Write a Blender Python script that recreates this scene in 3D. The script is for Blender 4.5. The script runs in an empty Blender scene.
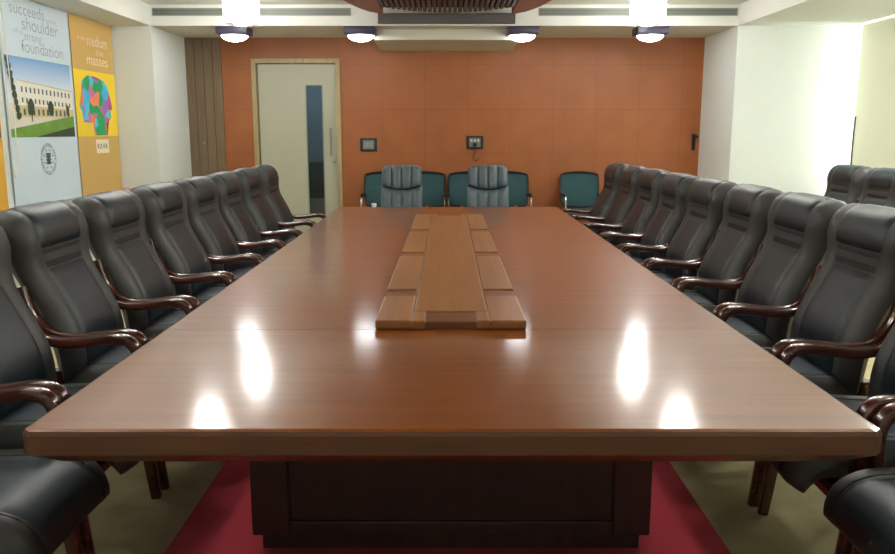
import bpy, bmesh, math, random
from mathutils import Vector, Matrix
random.seed(7)
S = bpy.context.scene
COL = S.collection
PI = math.pi

# ------------------------------------------------------------------ camera, world, exposure
CAM_H = 1.45
cam_d = bpy.data.cameras.new('camera'); cam = bpy.data.objects.new('camera', cam_d); COL.objects.link(cam)
cam_d.sensor_width = 36.0; cam_d.lens = 800 / 895 * 36
cam_d.clip_start = 0.05
cam.location = (0, 0, CAM_H)
cam.rotation_euler = (math.radians(90 - 10.3), 0, 0)
S.camera = cam
W = bpy.data.worlds.new('world'); S.world = W; W.use_nodes = True
W.node_tree.nodes['Background'].inputs[0].default_value = (0.8, 0.85, 0.9, 1)
W.node_tree.nodes['Background'].inputs[1].default_value = 0.15
S.view_settings.view_transform = 'Standard'
S.view_settings.look = 'None'
S.view_settings.gamma = 1.0
S.view_settings.use_curve_mapping = False
S.view_settings.exposure = 0.62
PENDANT_E = 34.0      # emission of the cylinder lamps
DOME_E = 13.0         # emission of the square soffit lamps
WINDOW_E = 7.0
WASH_E = 110.0        # two unseen soffit lamps added to wash the right pillar

# ------------------------------------------------------------------ room measures
XL, XR = -3.86, 4.66
YB, YF = -1.6, 10.7
YP = 9.5                     # pillar front faces / soffit edge
ZS, ZC = 2.64, 2.87          # soffit, tray ceiling
PL, PR = -3.39, 3.32         # pillar side faces

# ------------------------------------------------------------------ materials
def lin(c):
    return tuple(((v/255)/12.92 if v/255 <= .04045 else ((v/255+.055)/1.055)**2.4) for v in c) + (1,)

def new_mat(name):
    m = bpy.data.materials.new(name); m.use_nodes = True
    nt = m.node_tree
    return m, nt, nt.nodes['Principled BSDF']

def plain(name, rgb, rough=.5, metal=0, bump=0, bscale=200, var=0.06, coat=0, spec=.5, sheen=0):
    m, nt, b = new_mat(name)
    N = nt.nodes; L = nt.links
    tc = N.new('ShaderNodeTexCoord')
    n = N.new('ShaderNodeTexNoise'); n.inputs['Scale'].default_value = 7; n.inputs['Detail'].default_value = 4
    L.new(tc.outputs['Object'], n.inputs['Vector'])
    mr = N.new('ShaderNodeMapRange'); mr.inputs[3].default_value = 1-var; mr.inputs[4].default_value = 1+var
    L.new(n.outputs['Fac'], mr.inputs[0])
    mul = N.new('ShaderNodeVectorMath'); mul.operation = 'SCALE'
    mul.inputs[0].default_value = lin(rgb)[:3]
    L.new(mr.outputs[0], mul.inputs['Scale'])
    L.new(mul.outputs[0], b.inputs['Base Color'])
    b.inputs['Roughness'].default_value = rough
    b.inputs['Metallic'].default_value = metal
    b.inputs['Specular IOR Level'].default_value = spec
    b.inputs['Coat Weight'].default_value = coat
    b.inputs['Sheen Weight'].default_value = sheen
    if bump:
        n2 = N.new('ShaderNodeTexNoise'); n2.inputs['Scale'].default_value = bscale; n2.inputs['Detail'].default_value = 3
        L.new(tc.outputs['Object'], n2.inputs['Vector'])
        bp = N.new('ShaderNodeBump'); bp.inputs['Strength'].default_value = bump; bp.inputs['Distance'].default_value = .002
        L.new(n2.outputs['Fac'], bp.inputs['Height']); L.new(bp.outputs[0], b.inputs['Normal'])
    return m

def wood(name, c1, c2, rough=.3, coat=0.0, axis=1, scale=1.0, coat_rough=.1, bump=.0):
    """stretched-noise grain; axis = grain direction (0,1,2)"""
    m, nt, b = new_mat(name); N = nt.nodes; L = nt.links
    tc = N.new('ShaderNodeTexCoord'); mp = N.new('ShaderNodeMapping')
    s = [14*scale]*3; s[axis] = 0.9*scale
    mp.inputs['Scale'].default_value = s
    L.new(tc.outputs['Object'], mp.inputs['Vector'])
    n = N.new('ShaderNodeTexNoise'); n.inputs['Scale'].default_value = 1.6; n.inputs['Detail'].default_value = 8
    n.inputs['Roughness'].default_value = .62; n.inputs['Distortion'].default_value = .6
    L.new(mp.outputs[0], n.inputs['Vector'])
    r = N.new('ShaderNodeValToRGB')
    r.color_ramp.elements[0].position = .33; r.color_ramp.elements[0].color = lin(c1)
    r.color_ramp.elements[1].position = .68; r.color_ramp.elements[1].color = lin(c2)
    L.new(n.outputs['Fac'], r.inputs[0]); L.new(r.outputs[0], b.inputs['Base Color'])
    b.inputs['Roughness'].default_value = rough
    b.inputs['Coat Weight'].default_value = coat; b.inputs['Coat Roughness'].default_value = coat_rough
    if bump:
        bp = N.new('ShaderNodeBump'); bp.inputs['Strength'].default_value = bump; bp.inputs['Distance'].default_value = .001
        L.new(n.outputs['Fac'], bp.inputs['Height']); L.new(bp.outputs[0], b.inputs['Normal'])
    return m

def emit(name, rgb, e):
    m, nt, b = new_mat(name)
    b.inputs['Base Color'].default_value = (.8, .8, .8, 1)
    b.inputs['Emission Color'].default_value = rgb + (1,)
    b.inputs['Emission Strength'].default_value = e
    return m

M = {}
M['white_wall'] = plain('white_paint', (222, 228, 224), .75, bump=.15, bscale=60, var=.02)
M['ceiling'] = plain('ceiling_paint', (228, 230, 224), .8, var=.02)
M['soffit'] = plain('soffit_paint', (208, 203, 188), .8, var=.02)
M['cream'] = plain('cream_blind_fabric', (232, 232, 208), .85, bump=.2, bscale=400, var=.02)
M['skirting'] = wood('skirting_wood', (70, 38, 24), (96, 54, 34), .4, axis=1)
M['table'] = wood('lacquered_table_wood', (122, 64, 16), (140, 77, 24), .4, coat=.7, axis=0, coat_rough=.115)
M['table'].node_tree.nodes['Principled BSDF'].inputs['Specular IOR Level'].default_value = .3
M['table_edge'] = wood('table_edge_wood', (86, 52, 32), (108, 66, 42), .36, coat=.3, axis=0)
M['inlay'] = wood('inlay_wood', (140, 92, 50), (160, 108, 62), .38, coat=.25, axis=1, coat_rough=.25)
M['inlay_flap'] = wood('inlay_flap_wood', (104, 60, 36), (128, 78, 48), .4, coat=.2, axis=0)
M['pedestal'] = wood('dark_pedestal_wood', (44, 30, 26), (60, 40, 33), .45, coat=.15, axis=2)
M['arm_wood'] = wood('varnished_arm_wood', (62, 27, 18), (96, 46, 30), .25, coat=1.0, axis=0, coat_rough=.08)
M['leather_side'] = plain('brown_black_leather', (60, 60, 60), .48, bump=.35, bscale=260, var=.1)
M['leather_mid'] = plain('blue_black_leather', (18, 32, 39), .4, bump=.3, bscale=260, var=.1)
M['leather_seat'] = plain('seat_leather', (50, 60, 71), .42, bump=.3, bscale=260, var=.1)
M['seam'] = plain('dark_seam_thread', (16, 17, 18), .6)
M['exec_leather'] = plain('grey_executive_leather', (84, 97, 103), .3, bump=.4, bscale=180, var=.1)
M['black_plastic'] = plain('black_plastic', (22, 22, 24), .4)
M['dark_frame'] = plain('dark_frame_paint', (38, 40, 42), .35, metal=.3)
M['chrome'] = plain('chrome_tube', (190, 190, 190), .15, metal=1)
M['teal_mesh'] = plain('teal_mesh_fabric', (38, 74, 78), .8, bump=.6, bscale=500, var=.12)
M['door'] = plain('cream_door_laminate', (172, 172, 150), .5, var=.02)
M['door_frame'] = wood('door_frame_wood', (150, 132, 92), (172, 154, 112), .5, axis=2)
M['steel'] = plain('brushed_steel', (150, 150, 148), .3, metal=1)
M['cupboard'] = wood('brown_veneer', (104, 86, 62), (124, 104, 76), .5, axis=2, scale=1.4)
M['vent'] = plain('grey_vent_metal', (140, 146, 138), .5, metal=.2)
M['vent_dark'] = plain('dark_vent_metal', (70, 74, 70), .6)  # darker metal behind the louvres
M['lamp_body'] = plain('dark_lamp_housing', (60, 56, 78), .4)
M['slat'] = wood('dark_slat_wood', (76, 60, 57), (100, 82, 76), .55, axis=1)
M['end_board'] = plain('end_board_paint', (88, 80, 80), .6)
M['slat_gap'] = plain('slat_backing', (46, 38, 37), .8)
M['orange_lam'] = plain('orange_ceiling_laminate', (150, 84, 50), .7)
M['ledge'] = plain('ledge_laminate', (206, 200, 186), .5, var=.03)
M['blind_blue'] = plain('pale_blue_blind_fabric', (206, 222, 232), .8, bump=.15, bscale=400, var=.015)
M['blind_brown'] = plain('ochre_blind_fabric', (204, 168, 98), .8, bump=.15, bscale=400, var=.02)
M['blind_yellow'] = plain('golden_blind_fabric', (214, 164, 54), .8, bump=.15, bscale=400, var=.02)
M['ink_grey'] = plain('grey_print_ink', (160, 170, 181), .8)
M['ink_dark'] = plain('dark_print_ink', (84, 92, 102), .8)
M['ink_white'] = plain('white_print_ink', (236, 224, 196), .8)
M['print_yellow'] = plain('yellow_print', (240, 206, 52), .8, var=.02)
M['print_building'] = plain('print_cream_building', (232, 230, 218), .8)
M['print_base'] = plain('print_beige_base', (206, 190, 140), .8)
M['print_tree'] = plain('print_dark_tree', (62, 74, 54), .8, var=.3)
M['print_lawn'] = plain('print_lawn', (106, 146, 58), .8, var=.25)
M['print_path'] = plain('print_path', (216, 212, 196), .8, var=.05)
M['print_dark_green'] = plain('print_dark_lawn', (58, 72, 56), .8, var=.2)  # dark green print for the lawn corner and the golden blind
M['cord_white'] = plain('white_cord', (215, 212, 200), .6)
M['cord_dark'] = plain('dark_cord', (70, 70, 68), .6)
M['cable_pink'] = plain('pink_cable', (200, 120, 125), .5)
M['cup'] = plain('white_porcelain', (225, 225, 222), .2)
M['red_carpet'] = plain('red_runner_carpet', (176, 50, 64), .95, bump=.9, bscale=500, var=.1, sheen=.1, spec=.1)
M['plate_grey'] = plain('switch_plate_grey', (104, 116, 112), .4)
M['corridor'] = plain('corridor_paint', (120, 135, 145), .7)
M['corridor_dark'] = plain('corridor_cabinet', (44, 54, 62), .6)
M['pendant_core'] = emit('pendant_glow', (.96, 1.0, .93), PENDANT_E)
M['dome'] = emit('dome_glow', (.93, .98, 1.0), DOME_E)
M['corridor_fill'] = emit('corridor_fill_glow', (.85, .95, 1.0), 9.0)  # emission of the lamp added in the corridor
M['wash'] = emit('wash_glow', (.94, 1.0, .96), WASH_E)
M['daylight'] = emit('daylight_pane', (.95, 1.0, .96), WINDOW_E)

def glass_mat():
    m, nt, b = new_mat('door_glass'); N = nt.nodes; L = nt.links
    out = N['Material Output']
    tr = N.new('ShaderNodeBsdfTransparent'); tr.inputs[0].default_value = (.72, .8, .82, 1)
    gl = N.new('ShaderNodeBsdfGlossy'); gl.inputs['Roughness'].default_value = .05
    fr = N.new('ShaderNodeFresnel'); fr.inputs[0].default_value = 1.5
    mx = N.new('ShaderNodeMixShader')
    L.new(fr.outputs[0], mx.inputs[0]); L.new(tr.outputs[0], mx.inputs[1]); L.new(gl.outputs[0], mx.inputs[2])
    L.new(mx.outputs[0], out.inputs[0])
    return m
M['glass'] = glass_mat()

def frosted():
    m, nt, b = new_mat('frosted_pink_glass'); N = nt.nodes; L = nt.links
    out = N['Material Output']
    tr = N.new('ShaderNodeBsdfTransparent'); tr.inputs[0].default_value = (.95, .92, .93, 1)
    tl = N.new('ShaderNodeBsdfTranslucent'); tl.inputs[0].default_value = (.9, .85, .86, 1)
    mx = N.new('ShaderNodeMixShader'); mx.inputs[0].default_value = .25
    L.new(tr.outputs[0], mx.inputs[1]); L.new(tl.outputs[0], mx.inputs[2]); L.new(mx.outputs[0], out.inputs[0])
    return m
M['frosted'] = frosted()

def orange_wall():
    m, nt, b = new_mat('orange_wall_panels'); N = nt.nodes; L = nt.links
    tc = N.new('ShaderNodeTexCoord')
    sp = N.new('ShaderNodeSeparateXYZ'); L.new(tc.outputs['Object'], sp.inputs[0])
    def groove(sock, off, pitch):
        a = N.new('ShaderNodeMath'); a.operation = 'ADD'; a.inputs[1].default_value = off; L.new(sock, a.inputs[0])
        d = N.new('ShaderNodeMath'); d.operation = 'DIVIDE'; d.inputs[1].default_value = pitch; L.new(a.outputs[0], d.inputs[0])
        f = N.new('ShaderNodeMath'); f.operation = 'FRACT'; L.new(d.outputs[0], f.inputs[0])
        c = N.new('ShaderNodeMath'); c.operation = 'LESS_THAN'; c.inputs[1].default_value = .012; L.new(f.outputs[0], c.inputs[0])
        return c
    gx = groove(sp.outputs['X'], 20 * .56 + .3, .56); gz = groove(sp.outputs['Z'], -.02, .57)
    mxm = N.new('ShaderNodeMath'); mxm.operation = 'MAXIMUM'; L.new(gx.outputs[0], mxm.inputs[0]); L.new(gz.outputs[0], mxm.inputs[1])
    n = N.new('ShaderNodeTexNoise'); n.inputs['Scale'].default_value = 3; n.inputs['Detail'].default_value = 5
    L.new(tc.outputs['Object'], n.inputs['Vector'])
    r = N.new('ShaderNodeValToRGB')
    r.color_ramp.elements[0].position = .3; r.color_ramp.elements[0].color = lin((146, 82, 37))
    r.color_ramp.elements[1].position = .7; r.color_ramp.elements[1].color = lin((158, 90, 41))
    L.new(n.outputs['Fac'], r.inputs[0])
    mix = N.new('ShaderNodeMix'); mix.data_type = 'RGBA'
    L.new(mxm.outputs[0], mix.inputs['Factor']); L.new(r.outputs[0], mix.inputs['A'])
    mix.inputs['B'].default_value = lin((132, 73, 34))
    L.new(mix.outputs['Result'], b.inputs['Base Color'])
    b.inputs['Roughness'].default_value = .5
    return m
M['orange'] = orange_wall()

def carpet():
    m, nt, b = new_mat('olive_brown_carpet'); N = nt.nodes; L = nt.links
    tc = N.new('ShaderNodeTexCoord')
    n = N.new('ShaderNodeTexNoise'); n.inputs['Scale'].default_value = 260; n.inputs['Detail'].default_value = 3
    n3 = N.new('ShaderNodeTexNoise'); n3.inputs['Scale'].default_value = 6
    L.new(tc.outputs['Object'], n.inputs['Vector']); L.new(tc.outputs['Object'], n3.inputs['Vector'])
    r = N.new('ShaderNodeValToRGB')
    r.color_ramp.elements[0].position = .3; r.color_ramp.elements[0].color = lin((158, 144, 108))
    r.color_ramp.elements[1].position = .7; r.color_ramp.elements[1].color = lin((208, 194, 154))
    mm = N.new('ShaderNodeMix'); mm.data_type = 'FLOAT'; mm.inputs['Factor'].default_value = .4
    L.new(n.outputs['Fac'], mm.inputs['A']); L.new(n3.outputs['Fac'], mm.inputs['B'])
    L.new(mm.outputs['Result'], r.inputs[0]); L.new(r.outputs[0], b.inputs['Base Color'])
    b.inputs['Roughness'].default_value = .95; b.inputs['Specular IOR Level'].default_value = .1
    bp = N.new('ShaderNodeBump'); bp.inputs['Strength'].default_value = .8; bp.inputs['Distance'].default_value = .004
    L.new(n.outputs['Fac'], bp.inputs['Height']); L.new(bp.outputs[0], b.inputs['Normal'])
    return m
M['carpet'] = carpet()

def sky_print():
    m, nt, b = new_mat('print_blue_sky'); N = nt.nodes; L = nt.links
    tc = N.new('ShaderNodeTexCoord'); sp = N.new('ShaderNodeSeparateXYZ'); L.new(tc.outputs['Generated'], sp.inputs[0])
    r = N.new('ShaderNodeValToRGB')
    r.color_ramp.elements[0].position = .6; r.color_ramp.elements[0].color = lin((222, 234, 244))
    r.color_ramp.elements[1].position = 1.0; r.color_ramp.elements[1].color = lin((112, 160, 212))
    L.new(sp.outputs['Z'], r.inputs[0]); L.new(r.outputs[0], b.inputs['Base Color'])
    b.inputs['Roughness'].default_value = .8
    return m
M['print_sky'] = sky_print()

def puzzle_print():
    m, nt, b = new_mat('print_puzzle_colours'); N = nt.nodes; L = nt.links
    tc = N.new('ShaderNodeTexCoord')
    v = N.new('ShaderNodeTexVoronoi'); v.inputs['Scale'].default_value = 8
    L.new(tc.outputs['Object'], v.inputs['Vector'])
    sp = N.new('ShaderNodeSeparateXYZ'); L.new(v.outputs['Color'], sp.inputs[0])
    r = N.new('ShaderNodeValToRGB'); cr = r.color_ramp; cr.interpolation = 'CONSTANT'
    cols = [(70, 176, 224), (44, 160, 96), (232, 132, 92), (160, 112, 190), (84, 196, 214), (206, 110, 160)]
    cr.elements[0].position = 0; cr.elements[0].color = lin(cols[0])
    cr.elements[1].position = 1/6; cr.elements[1].color = lin(cols[1])
    for i in range(2, 6):
        e = cr.elements.new(i/6); e.color = lin(cols[i])
    L.new(sp.outputs['X'], r.inputs[0]); L.new(r.outputs[0], b.inputs['Base Color'])
    b.inputs['Roughness'].default_value = .8
    return m
M['print_puzzle'] = puzzle_print()

# ------------------------------------------------------------------ helpers
def link_mesh(name, bm, mat, parent=None, smooth=False):
    bmesh.ops.recalc_face_normals(bm, faces=bm.faces)
    me = bpy.data.meshes.new(name); bm.to_mesh(me); bm.free()
    for mm in (mat if isinstance(mat, (list, tuple)) else [mat]):
        me.materials.append(M[mm])
    if smooth:
        for p in me.polygons: p.use_smooth = True
        try: me.set_sharp_from_angle(angle=math.radians(38))
        except Exception: pass
    o = bpy.data.objects.new(name, me); COL.objects.link(o)
    if parent is not None: o.parent = parent
    return o

def tag(o, label, cat, group=None):
    o['label'] = label; o['category'] = cat
    if group: o['group'] = group
    return o

def thing(name, label, cat, loc=(0, 0, 0), rz=0, group=None):
    o = bpy.data.objects.new(name, None); COL.objects.link(o); o.empty_display_size = .1
    o.location = loc; o.rotation_euler = (0, 0, rz)
    return tag(o, label, cat, group)

def struct(name, bm, mat, parent=None, smooth=False):
    o = link_mesh(name, bm, mat, parent, smooth)
    if parent is None: o['kind'] = 'structure'
    return o

def box(bm, x0, x1, y0, y1, z0, z1, bev=0, mi=0, seg=2):
    r = bmesh.ops.create_cube(bm, size=1)
    vs = r['verts']
    for v in vs:
        v.co = Vector(((x0+x1)/2 + v.co.x*(x1-x0), (y0+y1)/2 + v.co.y*(y1-y0), (z0+z1)/2 + v.co.z*(z1-z0)))
    es = set(e for v in vs for e in v.link_edges); fs = set(f for v in vs for f in v.link_faces)
    for f in fs: f.material_index = mi
    if bev:
        bmesh.ops.bevel(bm, geom=list(es), offset=bev, segments=seg, profile=.5, affect='EDGES')
    return bm

def B(*a, **k):
    bm = bmesh.new(); box(bm, *a, **k); return bm

def ring_loft(bm, rings, cap=True, closed=True, mi=0):
    vr = [[bm.verts.new(p) for p in r] for r in rings]
    n = len(vr[0])
    for a, b in zip(vr[:-1], vr[1:]):
        for i in range(n if closed else n-1):
            f = bm.faces.new((a[i], a[(i+1) % n], b[(i+1) % n], b[i])); f.material_index = mi
    if cap:
        bm.faces.new(vr[0][::-1]).material_index = mi; bm.faces.new(vr[-1]).material_index = mi
    return vr

def catmull(pts, per=5):
    P = [Vector(p) for p in pts]; out = []
    Q = [2*P[0]-P[1]] + P + [2*P[-1]-P[-2]]
    for i in range(1, len(Q)-2):
        a, b, c, d = Q[i-1:i+3]
        for k in range(per):
            t = k/per
            out.append(.5*((2*b)+(c-a)*t+(2*a-5*b+4*c-d)*t*t+(3*b-a-3*c+d)*t**3))
    out.append(P[-1]); return out

def tube(bm, pts, r, n=8, per=5, r2=None, up=(0, 1, 0), mi=0, smooth=True):
    """tube along pts; r and optional r2 = half sizes along side (up) and normal"""
    C = catmull(pts, per) if smooth and len(pts) > 2 else [Vector(p) for p in pts]
    rings = []
    for i, c in enumerate(C):
        t = (C[min(i+1, len(C)-1)] - C[max(i-1, 0)]).normalized()
        u = Vector(up)
        if abs(u.dot(t)) > .95: u = Vector((1, 0, 0)) if abs(t.x) < .9 else Vector((0, 0, 1))
        s = (u - t*u.dot(t)).normalized(); nn = t.cross(s)
        rr = r(i/(len(C)-1)) if callable(r) else r
        rn = rr if r2 is None else (r2(i/(len(C)-1)) if callable(r2) else r2)
        e = 1.0 if r2 is None else .55
        ring = []
        for k in range(n):
            a = 2*PI*(k+.5)/n; ca, sa = math.cos(a), math.sin(a)
            ring.append(c + s*rr*math.copysign(abs(ca)**e, ca) + nn*rn*math.copysign(abs(sa)**e, sa))
        rings.append(ring)
    ring_loft(bm, rings, mi=mi); return bm

def lathe(bm, prof, cx=0, cy=0, n=24, mi=0, cap=True):
    rings = [[(cx+r*math.cos(2*PI*k/n), cy+r*math.sin(2*PI*k/n), z) for k in range(n)] for r, z in prof]
    ring_loft(bm, rings, cap=cap, mi=mi); return bm

def children_of(o): return [c for c in bpy.data.objects if c.parent == o]
def copy_tree(o, loc, rz, label=None, group=None, parent=None, kids=None):
    kids = kids if kids is not None else {}
    c = o.copy(); COL.objects.link(c)
    if parent is None:
        c.location = loc; c.rotation_euler = (0, 0, rz)
        if label: c['label'] = label
        if group: c['group'] = group
    else:
        c.parent = parent
    for ch in kids.setdefault(o.name, children_of(o)):
        copy_tree(ch, None, None, parent=c, kids=kids)
    return c

# ================================================================== THE SETTING
struct('floor', B(XL-.2, XR+.4, YB-.2, YF+.2, -.1, 0), 'carpet')
struct('ceiling', B(XL-.2, XR+.4, YB-.2, YF+.2, ZC, ZC+.1), 'ceiling')
struct('wall_left', B(XL-.15, XL, YB, YF, 0, ZC), 'white_wall')
struct('wall_back', B(XL-.15, XR+.3, YB-.12, YB, 0, ZC), 'white_wall')

# far wall with the opening of the door
DX0, DX1, DZ = -2.545, -1.395, 2.38
bm = bmesh.new()
box(bm, -2.93, DX0, YF, YF+.12, 0, ZS+.1); box(bm, DX1, PR, YF, YF+.12, 0, ZS+.1)
box(bm, DX0, DX1, YF, YF+.12, DZ, ZS+.1)
struct('wall_far', bm, 'orange')

# pillars
struct('wall_far_left', B(XL, PL, YP, YF+.12, 0, ZC), 'white_wall')
struct('wall_far_right', B(PR, 4.54, YP, YF+.12, 0, ZC), 'white_wall')

# soffits (left, right, far) with fascias
struct('trim_1', B(XL, PL, YB, YP, ZS, ZC), 'ceiling')
struct('trim_2', B(PR, XR+.40, YB, YP, ZS, ZC), 'ceiling')
bm = B(PL, PR, YP, YF+.12, ZS, ZC)
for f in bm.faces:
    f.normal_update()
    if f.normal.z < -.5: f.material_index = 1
struct('trim_3', bm, ['ceiling', 'soffit'])
# duct bulkhead at the middle
bm = bmesh.new()
ring_loft(bm, [[(x, YP+.33, ZS-.12), (x, YF, ZS-.165), (x, YF, ZS+.01), (x, YP+.33, ZS+.01)] for x in (-.87, .85)])
struct('trim_4', bm, 'soffit')

# right wall: window wall behind a long cream blind
bm = bmesh.new()
box(bm, XR+.14, XR+.28, YB, 3.0, 0, ZS); box(bm, XR+.14, XR+.28, 3.0, YF, 0, .78); box(bm, XR+.14, XR+.28, YP-.02, YF, .78, ZS)
box(bm, 4.54, XR+.28, YP+.25, YP+.35, 0, ZC)
struct('wall_right', bm, 'white_wall')
struct('trim_9', B(4.54, XR+.4, YP, YP+.25, ZS, ZC), 'ceiling')
wn = struct('window_1', B(XR+.22, XR+.24, 3.0, YP-.02, .78, ZS), 'daylight')
bm = bmesh.new()
for y in (3.02, 4.6, 6.2, 7.8, YP-.04): box(bm, XR+.17, XR+.22, y-.02, y+.02, .78, ZS)
box(bm, XR+.17, XR+.22, 3.0, YP-.02, .78, .82)
link_mesh('window_frame', bm, 'steel', wn)
struct('trim_5', B(XR-.02, XR+.28, YB, YP, .74, .78, bev=.005), 'ledge')
struct('trim_6', B(XR+.02, XR+.14, YB, YP, 0, .74), 'white_wall')
# left ledge and the boxing under it
struct('trim_7', B(XL, XL+.2, YB, YP, .72, .76, bev=.006), 'ledge')
struct('trim_8', B(XL, XL+.15, YB, YP, 0, .72), 'white_wall')
struct('baseboard_far', B(-1.38, PR, YF-.015, YF, 0, .1), 'skirting')

# door and its frame
bm = bmesh.new()
box(bm, DX0, DX0+.06, YF-.03, YF+.13, 0, DZ, bev=.004); box(bm, DX1-.06, DX1, YF-.03, YF+.13, 0, DZ, bev=.004)
box(bm, DX0+.06, DX1-.06, YF-.03, YF+.13, DZ-.06, DZ, bev=.004)
door = struct('door_1', bm, 'door_frame')
lx0, lx1 = DX0+.075, DX1-.065
gx0, gx1, gz0, gz1 = -1.85, -1.64, .35, 2.04
bm = bmesh.new()
ys = (YF+.02, YF+.065)
box(bm, lx0, gx0, *ys, .01, DZ-.07); box(bm, gx1, lx1, *ys, .01, DZ-.07)
box(bm, gx0, gx1, *ys, .01, gz0); box(bm, gx0, gx1, *ys, gz1, DZ-.07)
link_mesh('door_leaf', bm, 'door', door)
link_mesh('glass_panel', B(gx0, gx1, YF+.04, YF+.046, gz0, gz1), 'glass', door)
bm = bmesh.new()
for a in ((gx0-.012, gx0+.004, gz0, gz1), (gx1-.004, gx1+.012, gz0, gz1), (gx0, gx1, gz0-.012, gz0), (gx0, gx1, gz1, gz1+.012)):
    box(bm, a[0], a[1], YF+.012, YF+.024, a[2], a[3])
link_mesh('glass_bead', bm, 'vent', door)
bm = bmesh.new(); hx = -1.535
tube(bm, [(hx, YF-.03, 1.14), (hx, YF-.03, 1.50)], .011, n=10, up=(1, 0, 0), smooth=False)
for z in (1.17, 1.47): tube(bm, [(hx, YF-.03, z), (hx, YF+.025, z)], .008, up=(0, 0, 1), smooth=False)
link_mesh('door_handle', bm, 'steel', door, True)
bm = bmesh.new(); tube(bm, [(-1.50, YF+.005, 1.05), (-1.50, YF+.025, 1.05)], .022, n=14, up=(0, 0, 1), smooth=False)
link_mesh('door_lock', bm, 'steel', door)
# corridor seen through the vision panel
struct('wall_corridor', B(-3.3, -.6, YF+1.9, YF+2.0, 0, 2.7), 'corridor')
struct('floor_corridor', B(-3.3, -.6, YF+.2, YF+2.0, -.06, 0), 'ledge')
struct('ceiling_corridor', B(-3.3, -.6, YF+.13, YF+2.0, 2.7, 2.76), 'ceiling')
cab = thing('corridor_cabinet', 'dark cabinet in the corridor, seen through the glass strip of the door', 'cabinet', (-2.1, YF+1.65, 0))
link_mesh('cabinet_body', B(-.45, .45, -.2, .2, .46, .99, bev=.006), 'corridor_dark', cab)
link_mesh('cabinet_base', B(-.44, .44, -.19, .2, .04, .46, bev=.004), 'vent', cab)
link_mesh('cabinet_plinth', B(-.43, .43, -.18, .18, 0, .04), 'black_plastic', cab)

# brown veneer door at the left end of the far wall
d2 = struct('door_2', B(PL, -2.93, YF-.02, YF+.1, 0, ZS), 'cupboard')
bm = bmesh.new()
for x in (-3.275, -3.16, -3.045): box(bm, x-.003, x+.003, YF-.024, YF-.02, .02, ZS-.02)
link_mesh('panel_groove', bm, 'skirting', d2)
bm = bmesh.new(); tube(bm, [(-3.19, YF-.05, 1.30), (-3.19, YF-.02, 1.30)], .016, n=12, up=(0, 0, 1), smooth=False)
link_mesh('door_knob', bm, 'steel', d2, True)

# ------------------------------------------------------------------ ceiling feature
cf = thing('ceiling_feature', 'dark slatted ceiling feature with orange curved wings above the table', 'ceiling panel', (0, 5.5, ZC))
bm = bmesh.new()
L_ = 3.86
def wing_w(y):    # outer half width
    t = min(1, abs(y)/L_); return .74 + .46*(1 - t**2.6)**.6
N_ = 48
for sgn in (-1, 1):
    top, bot = [], []
    ys_ = [-L_ + 2*L_*k/N_ for k in range(N_+1)]
    outer = [(sgn*wing_w(y), y) for y in ys_]
    inner = [(sgn*.72, y) for y in ys_]
    rings = []
    for (ox, oy), (ix, iy) in zip(outer, inner):
        rings.append([(ox, oy, -.12), (ix, iy, -.12), (ix, iy, 0), (ox, oy, 0)])
    ring_loft(bm, rings)
link_mesh('orange_wing', bm, 'orange_lam', cf)
link_mesh('backing_panel', B(-.72, .72, -L_, L_, -.05, 0), 'slat_gap', cf)
ns = 26
for k in range(ns):
    x = -.69 + 1.38*k/(ns-1)
    e = L_ - .1 - .42*(x/.72)**2
    s = link_mesh('slat', B(x-.018, x+.018, -e, e, -.12, -.05), 'slat', cf)
link_mesh('end_board', B(-.79, .77, 3.95, 3.998, -.212, -.10, bev=.003), 'end_board', cf)

# ------------------------------------------------------------------ vents
def vent(x0, x1, label):
    t = thing('ceiling_vent', label, 'vent', ((x0+x1)/2, YP, 2.79), 0, 'linear vents in the far fascia')
    w = (x1-x0)/2
    bm = bmesh.new()
    box(bm, -w, w, -.012, 0, .033, .042); box(bm, -w, w, -.012, 0, -.042, -.033)
    box(bm, -w, -w+.01, -.012, 0, -.033, .033); box(bm, w-.01, w, -.012, 0, -.033, .033)
    link_mesh('vent_frame', bm, 'vent', t)
    link_mesh('vent_backing', B(-w+.01, w-.01, -.003, 0, -.033, .033), 'vent_dark', t)
    for k in range(4):
        z = -.024 + k*.016
        link_mesh('louvre', B(-w+.01, w-.01, -.010, -.003, z-.0045, z+.0045), 'vent', t)
vent(-3.36, -1.10, 'long grey slot vent in the white fascia left of the slatted ceiling feature')
vent(1.04, 3.30, 'long grey slot vent in the white fascia right of the slatted ceiling feature')

# ------------------------------------------------------------------ lamps
def soffit_lamp(x, y, label, z=ZS, glow='dome'):
    t = thing('soffit_lamp', label, 'ceiling lamp', (x, y, z), 0, 'square soffit lamps')
    link_mesh('housing', B(-.18, .18, -.158, .158, -.085, 0, bev=.012), 'lamp_body', t, True)
    bm = bmesh.new()
    prof = [(.155*math.cos(a), -.084-.075*math.sin(a)) for a in [PI/2*k/6 for k in range(6)]]
    lathe(bm, prof + [(.01, -.159)], n=20)
    link_mesh('diffuser', bm, glow, t, True)
    bm = bmesh.new(); lathe(bm, [(.168, -.084), (.168, -.094), (.156, -.094), (.156, -.084)], n=28, cap=False)
    link_mesh('rim', bm, 'lamp_body', t, True)
soffit_lamp(-2.48, 9.67, 'glowing lamp in a dark square housing above the left side of the door')
soffit_lamp(-1.01, 9.67, 'glowing square-housed lamp left of the middle bulkhead, above the first wall plate')
soffit_lamp(.87, 9.67, 'glowing square-housed lamp just right of the middle bulkhead')
soffit_lamp(2.36, 9.67, 'glowing lamp in a dark square housing near the right pillar')

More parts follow.
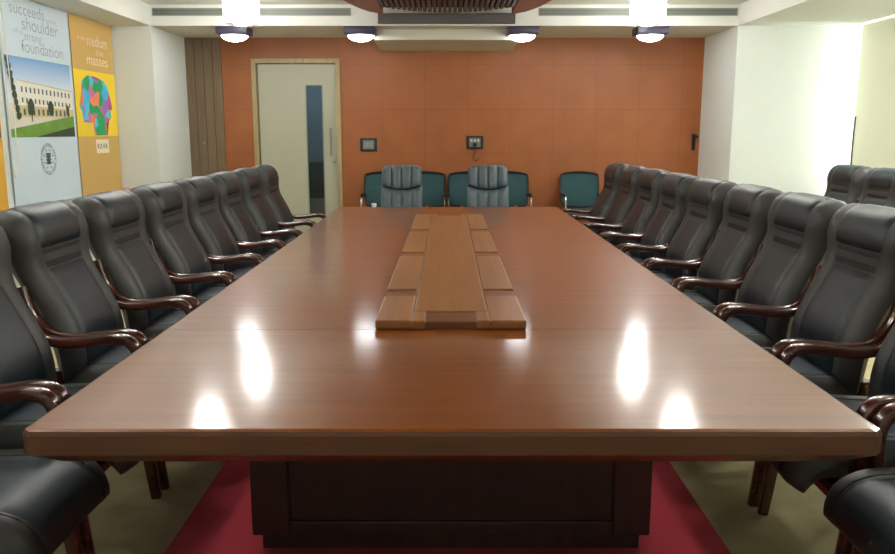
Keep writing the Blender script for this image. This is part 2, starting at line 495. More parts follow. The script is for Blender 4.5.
def pendant(x, y, label):
    t = thing('cylinder_lamp', label, 'ceiling lamp', (x, y, ZC), 0, 'frosted cylinder ceiling lamps')
    bm = bmesh.new(); lathe(bm, [(.195, 0), (.195, -.02), (.02, -.02)], n=28)
    link_mesh('ceiling_rose', bm, 'steel', t, True)
    bm = bmesh.new(); lathe(bm, [(.185, -.02), (.185, -.29), (.20, -.31), (.20, -.318), (.18, -.318), (.18, -.02)], n=28, cap=False)
    link_mesh('glass_shade', bm, 'frosted', t, True)
    bm = bmesh.new(); lathe(bm, [(.10, -.02), (.11, -.25), (.08, -.32), (.01, -.335)], n=16)
    link_mesh('glowing_core', bm, 'pendant_core', t, True)
for y, w in ((8.7, 'nearest the far wall'), (6.9, 'second from the far wall'), (5.1, 'third from the far wall, added out of view'), (3.3, 'fourth from the far wall, added out of view'), (1.5, 'fifth from the far wall, added out of view')):  # third to fifth rows are out of view, added as extra light
    pendant(-2.15, y, 'frosted cylinder ceiling lamp, left row, ' + w)
    pendant(2.09, y, 'frosted cylinder ceiling lamp, right row, ' + w)
soffit_lamp(3.95, 6.7, 'added unseen square-housed lamp under the right soffit, nearer the white pillar', glow='wash')  # this pair is added out of view to brighten the right pillar
soffit_lamp(3.95, 5.2, 'added unseen square-housed lamp under the right soffit, farther from the white pillar', glow='wash')
soffit_lamp(-3.625, 6.2, 'added unseen square-housed lamp under the left soffit, nearer the far wall')  # this pair is added out of view to brighten the left pillar and blinds
soffit_lamp(-3.625, 4.3, 'added unseen square-housed lamp under the left soffit, farther from the far wall')
t = thing('corridor_fill_lamp', 'added unseen flat lamp on the corridor ceiling behind the door', 'ceiling lamp', (-2.0, YF+1.0, 2.7))  # unseen lamp added to light the corridor behind the glass strip
link_mesh('lamp_frame', B(-.3, .3, -.3, .3, -.04, 0, bev=.004), 'steel', t)
link_mesh('diffuser', B(-.27, .27, -.27, .27, -.046, -.04), 'corridor_fill', t)

# ------------------------------------------------------------------ blinds on the left
def text_mesh(s, size):
    cu = bpy.data.curves.new('t', 'FONT'); cu.body = s; cu.size = size; cu.extrude = 0; cu.offset = -.0008
    cu.align_x = 'CENTER'
    o = bpy.data.objects.new('t', cu); COL.objects.link(o)
    bpy.context.view_layer.update()
    dg = bpy.context.evaluated_depsgraph_get()
    me = bpy.data.meshes.new_from_object(o.evaluated_get(dg))
    bpy.data.objects.remove(o)
    return me
BX = XL + .02     # blind face
def lettering(lines, mat, parent, x):
    """lines: (text, size, y centre, z baseline, width or None) laid flat on the blind"""
    for s, size, yc, zb, w in lines:
        me = text_mesh(s, size)
        xs = [v.co.x for v in me.vertices]; sx = w/(max(xs)-min(xs)) if w else 1
        b2 = bmesh.new(); b2.from_mesh(me)
        for v in b2.verts: v.co = Vector((x, yc + v.co.x*sx, zb + v.co.y))
        link_mesh('lettering', b2, mat, parent)

def blind(y0, y1, mat, label, z0=.79, z1=ZS, name='printed_blind', x=BX):
    t = thing(name, label, 'blind', (0, 0, 0))
    link_mesh('blind_fabric', B(x-.002, x, y0, y1, z0, z1-.01), mat, t)
    link_mesh('bottom_bar', B(x-.006, x+.004, y0, y1, z0-.012, z0+.008, bev=.003), mat, t)
    return t
def poly(bm, pts, x, mi=0):
    f = bm.faces.new([bm.verts.new((x, p[0], p[1])) for p in pts]); f.material_index = mi
b1 = blind(7.12, 8.42, 'blind_blue', 'pale blue roller blind printed with a building photo and grey lettering')
lettering([('succeeds', .15, 7.62, 2.485, .62), ('on the', .06, 8.06, 2.475, .2), ('shoulder', .17, 7.84, 2.36, .68),
           ('of a', .07, 7.42, 2.315, .16), ('strong', .11, 7.68, 2.27, .32), ('foundation', .16, 7.86, 2.16, .78)], 'ink_grey', b1, BX+.002)
u0, u1, v0, v1 = 7.15, 8.37, 1.40, 2.11
U = lambda u: u0+(u1-u0)*u
V = lambda v: v0+(v1-v0)*v
bm = bmesh.new()
mats = ['print_sky', 'print_building', 'print_base', 'ink_dark', 'print_tree', 'print_path', 'print_lawn', 'print_dark_green']
poly(bm, [(U(0), V(0)), (U(1), V(0)), (U(1), V(1)), (U(0), V(1))], BX+.001, 0)
P2 = lambda pts, mi, d: poly(bm, [(U(a), V(b)) for a, b in pts], BX+.001+d*.0006, mi)
P2([(0, 0), (1, 0), (1, .42), (0, .42)], 5, 1)
P2([(.14, .27), (1, .27), (1, .64), (.14, .72)], 1, 2)
P2([(.14, .25), (1, .27), (1, .38), (.14, .40)], 2, 3)
for r_, (va, vb) in enumerate(((.57, .64), (.44, .50))):
    for k in range(13):
        u = .19 + k*.062; sh = -.045*(u-.14)
        P2([(u, va+sh), (u+.022, va+sh), (u+.022, vb+sh), (u, vb+sh)], 3, 4)
for k in range(11):
    u = .2+k*.07; P2([(u, .28), (u+.03, .28), (u+.03, .35), (u+.015, .365), (u, .35)], 3, 4)
P2([(.14, .705), (1, .625), (1, .64), (.14, .72)], 2, 4)
P2([(0, .10), (1, .29), (1, 0), (0, 0)], 6, 5)
P2([(.35, 0), (1, .14), (1, 0)], 7, 6); P2([(0, 0), (.5, .0), (1, .1), (1, 0)], 7, 7)
def blob(cu, cv, ru, rv, mi, d):
    P2([(cu+ru*math.cos(a)*random.uniform(.8, 1.15), cv+rv*math.sin(a)*random.uniform(.8, 1.15)) for a in [2*PI*k/14 for k in range(14)]], mi, d)
blob(.31, .38, .055, .12, 4, 8); blob(.62, .38, .05, .11, 4, 8); blob(.90, .36, .03, .08, 4, 8)
P2([(.305, .2), (.32, .2), (.32, .3), (.305, .3)], 4, 8)
for i in range(9): blob(.03+.012*i, .95-.085*i, .03+.004*(i % 3), .05, 4, 8+i*.2)
link_mesh('printed_picture', bm, mats, b1)
bm = bmesh.new()
yc, zc = 7.78, 1.19
def ring(bm, ro, ri, x, n=40):
    for k in range(n):
        a, b = 2*PI*k/n, 2*PI*(k+1)/n
        poly(bm, [(yc+ro*math.cos(a), zc+ro*math.sin(a)), (yc+ro*math.cos(b), zc+ro*math.sin(b)), (yc+ri*math.cos(b), zc+ri*math.sin(b)), (yc+ri*math.cos(a), zc+ri*math.sin(a))], x)
ring(bm, .15, .146, BX+.0015); ring(bm, .122, .119, BX+.0015)
for k in range(30):
    if k % 5 == 4: continue
    a = 2*PI*k/30; c, s = math.cos(a), math.sin(a)
    poly(bm, [(yc+.127*c-.007*s, zc+.127*s+.007*c), (yc+.127*c+.007*s, zc+.127*s-.007*c), (yc+.141*c+.007*s, zc+.141*s-.007*c), (yc+.141*c-.007*s, zc+.141*s+.007*c)], BX+.0015)
for k in range(8):
    a = 2*PI*(k+.5)/8; q = [(yc+.088*math.cos(a)+.010*math.cos(b), zc+.088*math.sin(a)+.010*math.sin(b)) for b in [2*PI*j/6 for j in range(6)]]
    poly(bm, q, BX+.0015)
for z in (-.045, -.015, .015, .04): poly(bm, [(yc-.05, zc+z), (yc+.05, zc+z), (yc+.05, zc+z+.018), (yc-.05, zc+z+.018)], BX+.0015)
poly(bm, [(yc-.03, zc-.05), (yc+.03, zc-.05), (yc+.03, zc+.05), (yc-.03, zc+.05)], BX+.0012)
link_mesh('printed_seal', bm, 'ink_dark', b1)
bm = bmesh.new()
tube(bm, [(BX+.03, 7.07, 2.55), (BX+.035, 7.065, 1.9), (BX+.035, 7.06, 1.2), (BX+.04, 7.09, 1.05), (BX+.05, 7.13, 1.2), (BX+.04, 7.14, 1.9), (BX+.03, 7.13, 2.55)], .005, n=6, up=(1, 0, 0))
link_mesh('pull_cord', bm, 'cord_white', b1, True)

b2_ = blind(8.445, 9.485, 'blind_brown', 'ochre roller blind printed with puzzle-coloured heads on yellow')
lettering([('medium', .17, 9.08, 2.36, .50), ('is the', .06, 8.70, 2.40, .2), ('of the', .09, 9.12, 2.27, .2), ('masses', .16, 9.05, 2.16, .52)], 'ink_white', b2_, BX+.002)
bm = bmesh.new(); poly(bm, [(8.445, 1.40), (9.485, 1.40), (9.485, 2.09), (8.445, 2.09)], BX+.001)
link_mesh('yellow_print', bm, 'print_yellow', b2_)
out = [(65,200),(70,140),(100,108),(135,108),(150,128),(175,125),(205,140),(230,180),(245,240),(262,320),(262,345),(240,350),(252,400),(235,432),(222,440),(222,528),(140,530),(130,440),(75,435),(65,360),(50,320),(60,250)]
def hp(x, y):
    u = (x-20-(y-60)*.035)/(265); v = 1-(y-(60+x*.12))/(535-(60+x*.12)); return (8.445+1.04*u, 1.40+.69*max(v, 0))
bm = bmesh.new(); poly(bm, [hp(*p) for p in out], BX+.002)
bmesh.ops.triangulate(bm, faces=bm.faces)
link_mesh('printed_heads', bm, 'print_puzzle', b2_)
bm = bmesh.new(); poly(bm, [(8.86, 1.215), (9.19, 1.215), (9.19, 1.365), (8.86, 1.365)], BX+.002)
link_mesh('white_label', bm, 'ink_white', b2_)
bm = bmesh.new()
for i, (a, b_) in enumerate((((8.90, 1.27), (8.90, 1.32)), ((8.90, 1.29), (8.94, 1.32)), ((8.91, 1.29), (8.94, 1.265)), ((8.96, 1.265), (8.985, 1.32)), ((8.985, 1.32), (9.01, 1.265)), ((9.03, 1.32), (9.055, 1.27)), ((9.055, 1.27), (9.08, 1.32)), ((9.11, 1.32), (9.11, 1.265)), ((9.11, 1.32), (9.14, 1.265)))):
    tube(bm, [(BX+.003, a[0], a[1]), (BX+.003, b_[0], b_[1])], .003, n=4, up=(1, 0, 0), smooth=False)
link_mesh('label_marks', bm, 'ink_dark', b2_)
b0 = blind(5.70, 7.00, 'blind_yellow', 'golden yellow roller blind at the left edge of the photo')
bm = bmesh.new(); poly(bm, [(5.75, 1.40), (6.985, 1.40), (6.985, 2.11), (5.75, 2.11)], BX+.001)
link_mesh('printed_picture', bm, 'print_dark_green', b0)

rb = blind(3.05, 9.33, 'cream', 'plain cream roller blind covering the right window wall', name='cream_blind', x=XR)
for c_ in children_of(rb): pass
bm = bmesh.new(); tube(bm, [(XR-.01, 9.30, 1.62), (XR-.01, 9.31, 1.3), (XR-.01, 9.30, .95)], .008, n=6, up=(1, 0, 0))
link_mesh('pull_cord', bm, 'cord_dark', rb, True)

bm = bmesh.new()
tube(bm, [(XL+.06, 9.30, .765), (XL+.1, 9.36, .80), (XL+.13, 9.42, .79), (XL+.12, 9.47, .765), (XL+.08, 9.45, .765), (XL+.15, 9.38, .766)], .006, n=6, up=(0, 0, 1))
tag(link_mesh('cable', bm, 'cable_pink', None, True), 'short pink cable lying on the window ledge by the left pillar', 'cable')

# ------------------------------------------------------------------ wall plates
def plate(x, z, label, cord=False):
    t = thing('wall_plate', label, 'wall plate', (x, YF, z))
    link_mesh('plate_frame', B(-.11, .11, -.02, 0, -.085, .085, bev=.005), 'black_plastic', t)
    link_mesh('plate_face', B(-.075, .075, -.026, -.02, -.06, .06, bev=.003), 'plate_grey', t)
    bm = bmesh.new()
    if cord:
        for px in (-.045, .0, .045):
            box(bm, px-.012, px+.012, -.030, -.026, .01, .04)
        link_mesh('socket_insert', bm, 'ledge', t)
        link_mesh('plug', B(-.025, .025, -.07, -.02, -.05, -.005, bev=.006), 'black_plastic', t)
        bm = bmesh.new(); tube(bm, [(0, -.05, -.045), (.01, -.045, -.12), (-.03, -.03, -.2), (.03, -.025, -.24), (.06, -.02, -.2)], .005, n=6, up=(1, 0, 0))
        link_mesh('plug_cable', bm, 'skirting', t, True)
    else:
        for px in (-.045, -.015, .015, .045): box(bm, px-.012, px+.012, -.030, -.026, -.04, .04, bev=.002)
        link_mesh('switch_rocker', bm, 'vent', t)
plate(-1.04, 1.28, 'dark-framed grey switch plate on the orange wall right of the door')
plate(.36, 1.31, 'dark-framed socket plate with a plug and hanging cable on the orange wall', True)
t = thing('wall_bracket', 'small dark bracket on the orange wall beside the right pillar', 'bracket', (3.24, YF, 1.33))
link_mesh('bracket_plate', B(-.02, .02, -.02, 0, -.12, .09, bev=.004), 'black_plastic', t)
link_mesh('bracket_arm', B(-.03, .05, -.05, -.02, .04, .07, bev=.004), 'black_plastic', t)

# ================================================================== THE TABLE
TX, TY0, TY1, TZ = .012, 1.82, 7.56, .75
tb = thing('conference_table', 'long glossy brown wooden conference table with raised centre strip', 'table', (TX, 4.6, 0))
hw = 1.02; hl = (TY1-TY0)/2; c0 = (TY0+TY1)/2 - 4.6
def slab(bm, x0, x1, y0, y1, z0, z1, ch):      # flat-topped slab, small top round, big chamfer below
    rows = [(0.0, z1), (.010, z1-.004), (.014, z1-.014), (.014, z1-.062), (-ch+.014, z0)]
    rings = []
    for o, z in [(-.25, z1)] + rows + [(-.25, z0)]:
        X0, X1, Y0, Y1 = x0-o, x1+o, y0-o, y1+o; c = .02
        rings.append([(X0+c, Y0, z), (X1-c, Y0, z), (X1, Y0+c, z), (X1, Y1-c, z), (X1-c, Y1, z), (X0+c, Y1, z), (X0, Y1-c, z), (X0, Y0+c, z)])
    ring_loft(bm, rings)
bm = bmesh.new(); slab(bm, -hw, hw, c0-hl, c0+hl, TZ-.10, TZ, .055)
for f in bm.faces:
    f.normal_update(); f.material_index = 0 if abs(f.normal.z) > .9 else 1
link_mesh('tabletop', bm, ['table', 'table_edge'], tb)
for yj in (2.80, 6.58):
    bm = bmesh.new(); box(bm, -hw-.01, -.28, yj-4.6-.0015, yj-4.6+.0015, TZ-.001, TZ+.0004); box(bm, .28, hw+.01, yj-4.6-.0015, yj-4.6+.0015, TZ-.001, TZ+.0004)
    link_mesh('joint_line', bm, 'inlay_flap', tb)
# raised strip
iy0, iy1, ih, iw = 2.79-4.6, 6.55-4.6, .035, .272
strip = link_mesh('centre_strip', B(-iw+.004, iw-.004, iy0+.006, iy1-.006, TZ, TZ+ih-.008), 'inlay_flap', tb)
def flat(name, x0, x1, y0, y1, mat='inlay', z0=TZ+.002, z1=TZ+ih, bev=.006):
    return link_mesh(name, B(x0, x1, y0, y1, z0, z1, bev=bev), mat, strip)
flat('middle_board', -.138, .138, iy0+.155, iy1-.155)
for s in (-1, 1):
    a, b_ = sorted((s*.141, s*iw)); ycur = iy0
    fl = [3.28-4.6, 4.36-4.6, 5.45-4.6, iy1+.1]
    fl = [3.30-4.6, 4.38-4.6, 5.46-4.6]
    for k, yf in enumerate(fl + [None]):
        ye = iy1 if yf is None else yf-.075
        flat('side_board', a, b_, ycur, ye-.002)
        if yf is not None:
            aa, bb = (a, b_) if s < 0 else (a, b_)
            if s < 0: aa, bb = a+.035, b_
            else: aa, bb = a, b_-.035
            flat('cable_flap', aa, bb, ye+.001, yf+.074, 'inlay_flap', z1=TZ+ih-.006, bev=.003)
            ycur = yf+.077
    # corners next to the front flap
    flat('corner_board', *sorted((s*.092, s*.141)), iy0, iy0+.155)
    flat('corner_board', *sorted((s*.092, s*.141)), iy1-.155, iy1)
for ya, yb in ((iy0+.012, iy0+.153), (iy1-.153, iy1-.012)):
    flat('end_flap', -.090, .090, ya, yb, 'inlay_flap', z1=TZ+ih-.006, bev=.003)
# pedestal
px, py0, py1 = .685, 2.55-4.6, 6.85-4.6
ped = link_mesh('pedestal', B(-px, px, py0+.02, py1-.02, .08, TZ-.10, bev=.004), 'pedestal', tb)
bm = bmesh.new()
for s in (-1, 1): box(bm, *sorted((s*px, s*(px-.13))), py0, py0+.03, .08, TZ-.101, bev=.008)
box(bm, -px+.13, px-.13, py0+.006, py0+.03, .08, .13, bev=.004); box(bm, -px+.13, px-.13, py0+.006, py0+.03, TZ-.17, TZ-.101, bev=.004)
link_mesh('pedestal_trim', bm, 'pedestal', ped)
link_mesh('plinth', B(-px+.025, px-.025, py0+.05, py1-.05, .008, .08), 'pedestal', tb)

tag(link_mesh('carpet_runner', B(-.985, .985, 1.0, 7.95, .0, .008), 'red_carpet'), 'red carpet runner under the conference table', 'rug')

# small white cup near the far end
bm = bmesh.new(); lathe(bm, [(.014, TZ), (.02, TZ+.002), (.026, TZ+.038), (.024, TZ+.038), (.018, TZ+.006), (.004, TZ+.006)], cx=-.69, cy=7.50, n=16)
tag(link_mesh('small_cup', bm, 'cup', None, True), 'tiny white cup at the far end of the table beside the left executive chair', 'cup')

# ================================================================== BOARDROOM CHAIR
# local frame: +x towards the table, y across, z up, origin on the floor under the seat
SP = [(-.190, .455, .085, .284), (-.196, .54, .100, .286), (-.210, .62, .108, .284), (-.236, .70, .102, .280), (-.276, .785, .094, .278),
      (-.318, .865, .096, .290), (-.343, .945, .112, .306), (-.350, 1.015, .124, .315), (-.362, 1.065, .116, .316), (-.394, 1.092, .094, .314), (-.427, 1.078, .07, .310), (-.440, 1.05, .05, .304)]
def interp(path, per=4):
    P = [Vector((p[0], p[1], p[2])) for p in path]; R = [p[3] for p in path]
    C = catmull(P, per); n = len(C)-1
    out = []
    for i, c in enumerate(C):
        f = i/per; k = min(int(f), len(R)-2); w = R[k]+(R[k+1]-R[k])*(f-k)
        out.append((c.x, c.y, c.z, w))
    return out
def frames(path):
    out = []
    for i, p in enumerate(path):
        a = path[max(i-1, 0)]; b = path[min(i+1, len(path)-1)]
        t = Vector((b[0]-a[0], 0, b[1]-a[1])).normalized()
        nrm = Vector((t.z, 0, -t.x))      # points to +x for an upward path
        out.append((Vector((p[0], 0, p[1])), t, nrm, p[2], p[3]))
    return out
def fnt(u):    # front relief over u in [-1,1]: side bolsters stand proud of the middle
    a = abs(u)
    b = math.exp(-((a-.80)/.15)**2)*.28
    return b
def cushion(path, per=4, back_flat=True):
    bm = bmesh.new(); fr = frames(interp(path, per)); rings = []
    for i, (c, t, n, th, w) in enumerate(fr):
        e = min(i, len(fr)-1-i); k = [.55, .86, 1][min(e, 2)]
        ring = []
        us = [-1, -.98, -.9, -.8, -.68, -.58, -.3, 0, .3, .58, .68, .8, .9, .98, 1]
        for u in us:
            r = (1-abs(u)**7)**.5
            ring.append(c + Vector((0, u*w, 0)) + n*(th*.5*k*(r*1.0 + fnt(u)*r)))
        for u in us[-2:0:-1]:
            r = (1-abs(u)**6)**.5
            ring.append(c + Vector((0, u*w*.98, 0)) - n*(th*.5*k*r))
        rings.append(ring)
    ring_loft(bm, rings); return bm
def pad(path, s0, s1, uw, puff=.014, base=.0, ns=18, nu=16, per=4, taper=None):
    """puffed panel lying on the front of a cushion between path fractions s0 and s1"""
    fr = frames(interp(path, per)); n = len(fr)-1
    bm = bmesh.new(); grid = []
    for i in range(ns+1):
        s = s0 + (s1-s0)*i/ns; f = s*n; k = min(int(f), n-1); q = f-k
        A, Bq = fr[k], fr[k+1]
        c = A[0].lerp(Bq[0], q); nn = A[2].lerp(Bq[2], q).normalized(); th = A[3]+(Bq[3]-A[3])*q; w = A[4]+(Bq[4]-A[4])*q
        row = []
        for j in range(nu+1):
            v = -1+2*j/nu; a = -1+2*i/ns
            h = puff*((1-abs(v)**8)*(1-abs(a)**12))**.5 + base
            row.append(bm.verts.new(c + Vector((0, v*uw*w, 0)) + nn*(th*.5 + h - .003)))
        grid.append(row)
    for i in range(ns):
        for j in range(nu): bm.faces.new((grid[i][j], grid[i][j+1], grid[i+1][j+1], grid[i+1][j]))
    ret = bmesh.ops.extrude_face_region(bm, geom=bm.faces[:])
    mid = fr[n//2][2]
    for v in [g for g in ret['geom'] if isinstance(g, bmesh.types.BMVert)]: v.co -= mid*.02
    return bm
def edge_lines(path, s0, s1, uw, per=4, off=.004):
    fr = frames(interp(path, per)); n = len(fr)-1; lines = []
    for sg in (-1, 1):
        pts = []
        for i in range(13):
            f = (s0+(s1-s0)*i/12)*n; k = min(int(f), n-1); q = f-k
            A, Bq = fr[k], fr[k+1]
            pts.append(A[0].lerp(Bq[0], q) + Vector((0, sg*uw*(A[4]+(Bq[4]-A[4])*q), 0)) + A[2].lerp(Bq[2], q)*((A[3]+(Bq[3]-A[3])*q)*.5+off))
        lines.append(pts)
    return lines
SEAT = [(-.22, .425, .12, .265), (-.15, .424, .13, .272), (0, .428, .135, .278), (.12, .432, .135, .278), (.20, .434, .13, .276), (.252, .420, .12, .272), (.282, .38, .10, .266), (.290, .345, .07, .26)]
SEATP = [(p[0], p[1], p[2], p[3]) for p in SEAT]

def frames_seat_flip(path): return path
def make_board_chair(label):
    t = thing('boardroom_chair', label, 'chair')
    back = link_mesh('backrest', cushion(SP), 'leather_side', t, True)
    link_mesh('head_panel', pad(SP, .582, .985, .62, .015), 'leather_mid', back, True)
    link_mesh('seam_strip', pad(SP, .468, .59, .63, .005, ns=10), 'seam', back, True)
    link_mesh('cross_band', pad(SP, .502, .556, .60, .009, ns=10), 'leather_side', back, True)
    link_mesh('back_panel', pad(SP, .03, .476, .62, .012), 'leather_mid', back, True)
    # seat path runs front -> back so its normal points up
    sp = SEATP[::-1]
    seat = link_mesh('seat', cushion(sp), 'leather_side', t, True)
    link_mesh('seat_panel', pad(sp, .18, .95, .64, .012), 'leather_seat', seat, True)
    for pts in edge_lines(sp, .10, .95, .66, off=.006):
        bm = bmesh.new(); tube(bm, pts, .0035, n=6, smooth=False)
        link_mesh('piping', bm, 'seam', seat, True)
    bm = bmesh.new(); box(bm, -.21, .20, -.25, .25, .31, .37, bev=.01)
    link_mesh('seat_frame', bm, 'arm_wood', t, True)
    for s in (-1, 1):
        y = s*.299
        bm = bmesh.new()
        tube(bm, [(-.318, y*.99, .85), (-.300, y, .775), (-.262, y, .700), (-.205, y, .655), (-.11, y, .640), (0, y, .650), (.075, y, .658), (.125, y, .643), (.152, y, .60), (.155, y, .54), (.148, y, .46), (.148, y, .42)],
             .0265, n=12, r2=lambda q: .0165+.004*math.sin(q*PI), per=4)
        link_mesh('armrest', bm, 'arm_wood', t, True)
        bm = bmesh.new()
        tube(bm, [(.146, y, .44), (.162, y*.99, .22), (.188, y*.98, .0)], lambda q: .026-.007*q, n=12, r2=lambda q: .028-.009*q)
        link_mesh('leg', bm, 'arm_wood', t, True)
        bm = bmesh.new()
        tube(bm, [(-.225, s*.262, .50), (-.235, s*.262, .36), (-.265, s*.262, .18), (-.32, s*.262, .0)], lambda q: .022-.004*q, n=12, r2=lambda q: .028-.01*q)
        link_mesh('leg', bm, 'arm_wood', t, True)
    bm = bmesh.new(); box(bm, -.255, -.215, -.24, .24, .35, .41, bev=.008)
    link_mesh('back_rail', bm, 'arm_wood', t, True)
    return t
ORD = ['nearest the camera', 'second from the camera', 'third from the camera', 'fourth from the camera', 'fifth from the camera',
       'sixth from the camera', 'seventh from the camera', 'eighth from the camera', 'at the far end']
proto = make_board_chair('')
kids = {}
LY = [2.06, 2.72, 3.39, 4.06, 4.74, 5.41, 6.07, 6.73, 7.39]
LXc = [-1.36, -1.36, -1.36, -1.35, -1.345, -1.34, -1.33, -1.325, -1.32]
RY = [1.92, 2.58, 3.24, 3.90, 4.56, 5.22, 5.88, 6.54, 7.20, 7.86]
RXc = [1.41, 1.40, 1.39, 1.385, 1.375, 1.36, 1.34, 1.33, 1.31, 1.30]
for i, (y, x) in enumerate(zip(LY, LXc)):
    lab = 'wooden-armed leather chair, left side of table, ' + ORD[i]
    if i == 0:
        proto.location = (x, y, 0); proto['label'] = lab; proto['group'] = 'boardroom chairs along the left side of the table'
    else:
        copy_tree(proto, (x, y, 0), math.radians(random.uniform(-.8, .8)), lab, 'boardroom chairs along the left side of the table', kids=kids)
RO = ORD[:8] + ['ninth from the camera', 'at the far end']
for i, (y, x) in enumerate(zip(RY, RXc)):
    if i == 0: pass
    lab = 'wooden-armed leather chair, right side of table, ' + RO[i]
    copy_tree(proto, (x, y, 0), PI + math.radians(random.uniform(-.8, .8)), lab, 'boardroom chairs along the right side of the table', kids=kids)
copy_tree(proto, (3.33, 7.40, 0), PI, 'farther black leather chair of the pair against the cream blind wall', 'spare boardroom chairs by the right wall', kids=kids)
copy_tree(proto, (3.33, 6.74, 0), PI, 'nearer black leather chair of the pair against the cream blind wall', 'spare boardroom chairs by the right wall', kids=kids)

# ================================================================== EXECUTIVE CHAIRS at the far end (facing -y)
def channel_pad(x0, x1, zlo, zhi, y, th, nch=4, n=32, m=14, puff=.03):
    """zlo(u), zhi(u) border heights; front faces -y"""
    bm = bmesh.new(); F = []; R = []
    for i in range(m+1):
        q = i/m; fr_, rr = [], []
        for j in range(n+1):
            u = j/n; x = x0+(x1-x0)*u; z = zlo(u)+(zhi(u)-zlo(u))*q
            ch = abs(math.sin(u*nch*PI))**.45
            h = puff*(.35+.65*ch)*(max(0, 1-abs(2*q-1)**5))**.5*(max(0, 1-abs(2*u-1)**10))**.5
            lean = y(z)
            fr_.append(bm.verts.new((x, lean-h, z))); rr.append(bm.verts.new((x, lean+th, z)))
        F.append(fr_); R.append(rr)
    for i in range(m):
        for j in range(n):
            bm.faces.new((F[i][j], F[i][j+1], F[i+1][j+1], F[i+1][j])); bm.faces.new((R[i][j], R[i+1][j], R[i+1][j+1], R[i][j+1]))
        bm.faces.new((F[i][0], F[i+1][0], R[i+1][0], R[i][0])); bm.faces.new((F[i][n], R[i][n], R[i+1][n], F[i+1][n]))
    for j in range(n):
        bm.faces.new((F[0][j], R[0][j], R[0][j+1], F[0][j+1])); bm.faces.new((F[m][j], F[m][j+1], R[m][j+1], R[m][j]))
    return bm
def make_exec(label):
    t = thing('executive_chair', label, 'chair', group='channel-tufted executive chairs at the far end of the table')
    yb = lambda z: .20 + (z-.5)*.16
    smile = lambda u: .825 + .05*(2*u-1)**2
    top = lambda u: 1.09 - .035*abs(2*u-1)**6
    link_mesh('head_pad', channel_pad(-.215, .215, smile, top, yb, .05, puff=.045), 'exec_leather', t, True)
    link_mesh('back_pad', channel_pad(-.225, .225, lambda u: .46, lambda u: smile(u)-.004, yb, .05, puff=.035), 'exec_leather', t, True)
    bm = bmesh.new()
    rings = []
    for z, w in ((.44, .20), (.6, .225), (.85, .22), (1.04, .21), (1.07, .18)):
        rings.append([(-w, yb(z)+.045, z), (w, yb(z)+.045, z), (w*.95, yb(z)+.085, z), (-w*.95, yb(z)+.085, z)])
    ring_loft(bm, rings); link_mesh('back_shell', bm, 'black_plastic', t, True)
    link_mesh('seat', B(-.25, .25, -.27, .22, .42, .52, bev=.035, seg=3), 'exec_leather', t, True)
    for s in (-1, 1):
        bm = bmesh.new(); tube(bm, [(s*.25, .20, .60), (s*.28, .12, .66), (s*.28, -.02, .665), (s*.28, -.16, .65), (s*.2475, -.20, .58), (s*.25, -.12, .44)], .02, n=8, r2=.016, up=(1, 0, 0))
        link_mesh('armrest', bm, 'black_plastic', t, True)
    bm = bmesh.new(); lathe(bm, [(.035, .10), (.035, .26), (.022, .26), (.022, .42)], n=16); link_mesh('gas_column', bm, 'black_plastic', t, True)
    base = bmesh.new()
    for k in range(5):
        a = 2*PI*k/5+.3; tube(base, [(.02*math.cos(a), .02*math.sin(a), .12), (.29*math.cos(a), .29*math.sin(a), .075)], .02, n=8, up=(0, 0, 1), smooth=False)
    bo = link_mesh('star_base', base, 'black_plastic', t, True)
    for k in range(5):
        a = 2*PI*k/5+.3; c, s = math.cos(a), math.sin(a)
        bm = bmesh.new(); tube(bm, [(.29*c-.02*s, .29*s+.02*c, .032), (.29*c+.02*s, .29*s-.02*c, .032)], .03, n=14, up=(0, 0, 1), smooth=False)
        link_mesh('caster', bm, 'black_plastic', bo, True)
    return t
e1 = make_exec('grey tufted executive chair at the table end, the left one, nearer the door')
e1.location = (-.50, 8.50, 0)
copy_tree(e1, (.44, 8.50, 0), 0, 'grey tufted executive chair at the table end, the right one, below the socket plate')

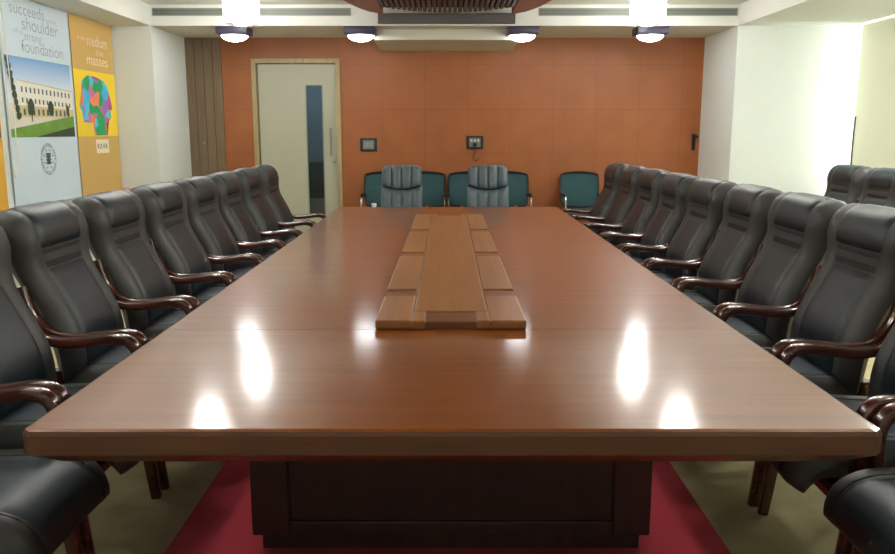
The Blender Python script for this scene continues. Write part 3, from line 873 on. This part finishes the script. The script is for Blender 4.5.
# ================================================================== MESH-BACK VISITOR CHAIRS on the far wall (facing -y)
def make_visitor(label):
    t = thing('visitor_chair', label, 'chair', group='teal mesh-back visitor chairs against the orange wall')
    # back frame loop
    bm = bmesh.new()
    yb = lambda z: .20+(z-.45)*.18
    loop = [(-.20, .50), (-.235, .56), (-.245, .72), (-.24, .87), (-.215, .905), (-.1, .925), (0, .93), (.1, .925), (.215, .905), (.24, .87), (.245, .72), (.235, .56), (.20, .50), (0, .485), (-.20, .50)]
    tube(bm, [(x, yb(z), z) for x, z in loop], .015, n=8, per=3, up=(0, 1, 0))
    bk = link_mesh('back_frame', bm, 'dark_frame', t, True)
    bm = bmesh.new(); ring_loft(bm, [[(x*.97, yb(z)+d+.02*(1-(x/.24)**2), z) for x, z in loop[:-1]] for d in (-.004, .004)])
    link_mesh('mesh_back', bm, 'teal_mesh', bk)
    link_mesh('seat', B(-.225, .225, -.23, .20, .41, .47, bev=.022, seg=3), 'teal_mesh', t, True)
    for s in (-1, 1):
        bm = bmesh.new()
        tube(bm, [(s*.245, .25, .74), (s*.248, .235, .66), (s*.2475, .12, .64), (s*.2475, -.18, .64), (s*.246, -.24, .60), (s*.245, -.25, .3), (s*.245, -.25, .04), (s*.245, -.20, .014), (s*.245, .22, .014)], .0125, n=8, per=4, up=(1, 0, 0))
        link_mesh('side_tube', bm, 'chrome', t, True)
        link_mesh('arm_pad', B(s*.2475-.018, s*.2475+.018, -.18, .12, .648, .675, bev=.01), 'black_plastic', t, True)
    bm = bmesh.new(); tube(bm, [(-.245, .02, .395), (.245, .02, .395)], .012, n=8, up=(0, 0, 1), smooth=False); tube(bm, [(-.245, .21, .014), (.245, .21, .014)], .0125, n=8, up=(0, 0, 1), smooth=False)
    tube(bm, [(-.245, -.25, .38), (.245, -.25, .38)], .012, n=8, up=(0, 0, 1), smooth=False)
    link_mesh('cross_tube', bm, 'chrome', t, True)
    return t
v1 = make_visitor('teal mesh-back wall chair, leftmost, partly behind the left executive chair')
VY = 10.22
v1.location = (-.83, VY, 0)
for x, lab in ((-.28, 'teal mesh-back chair at the wall showing right of the left executive chair'),
               (.26, 'teal mesh-back chair at the wall showing left of the right executive chair'),
               (.80, 'teal mesh-back chair at the wall showing right of the right executive chair'),
               (1.72, 'teal mesh-back chair standing apart at the wall, beside the end of the right row')):
    copy_tree(v1, (x, VY, 0), 0, lab)
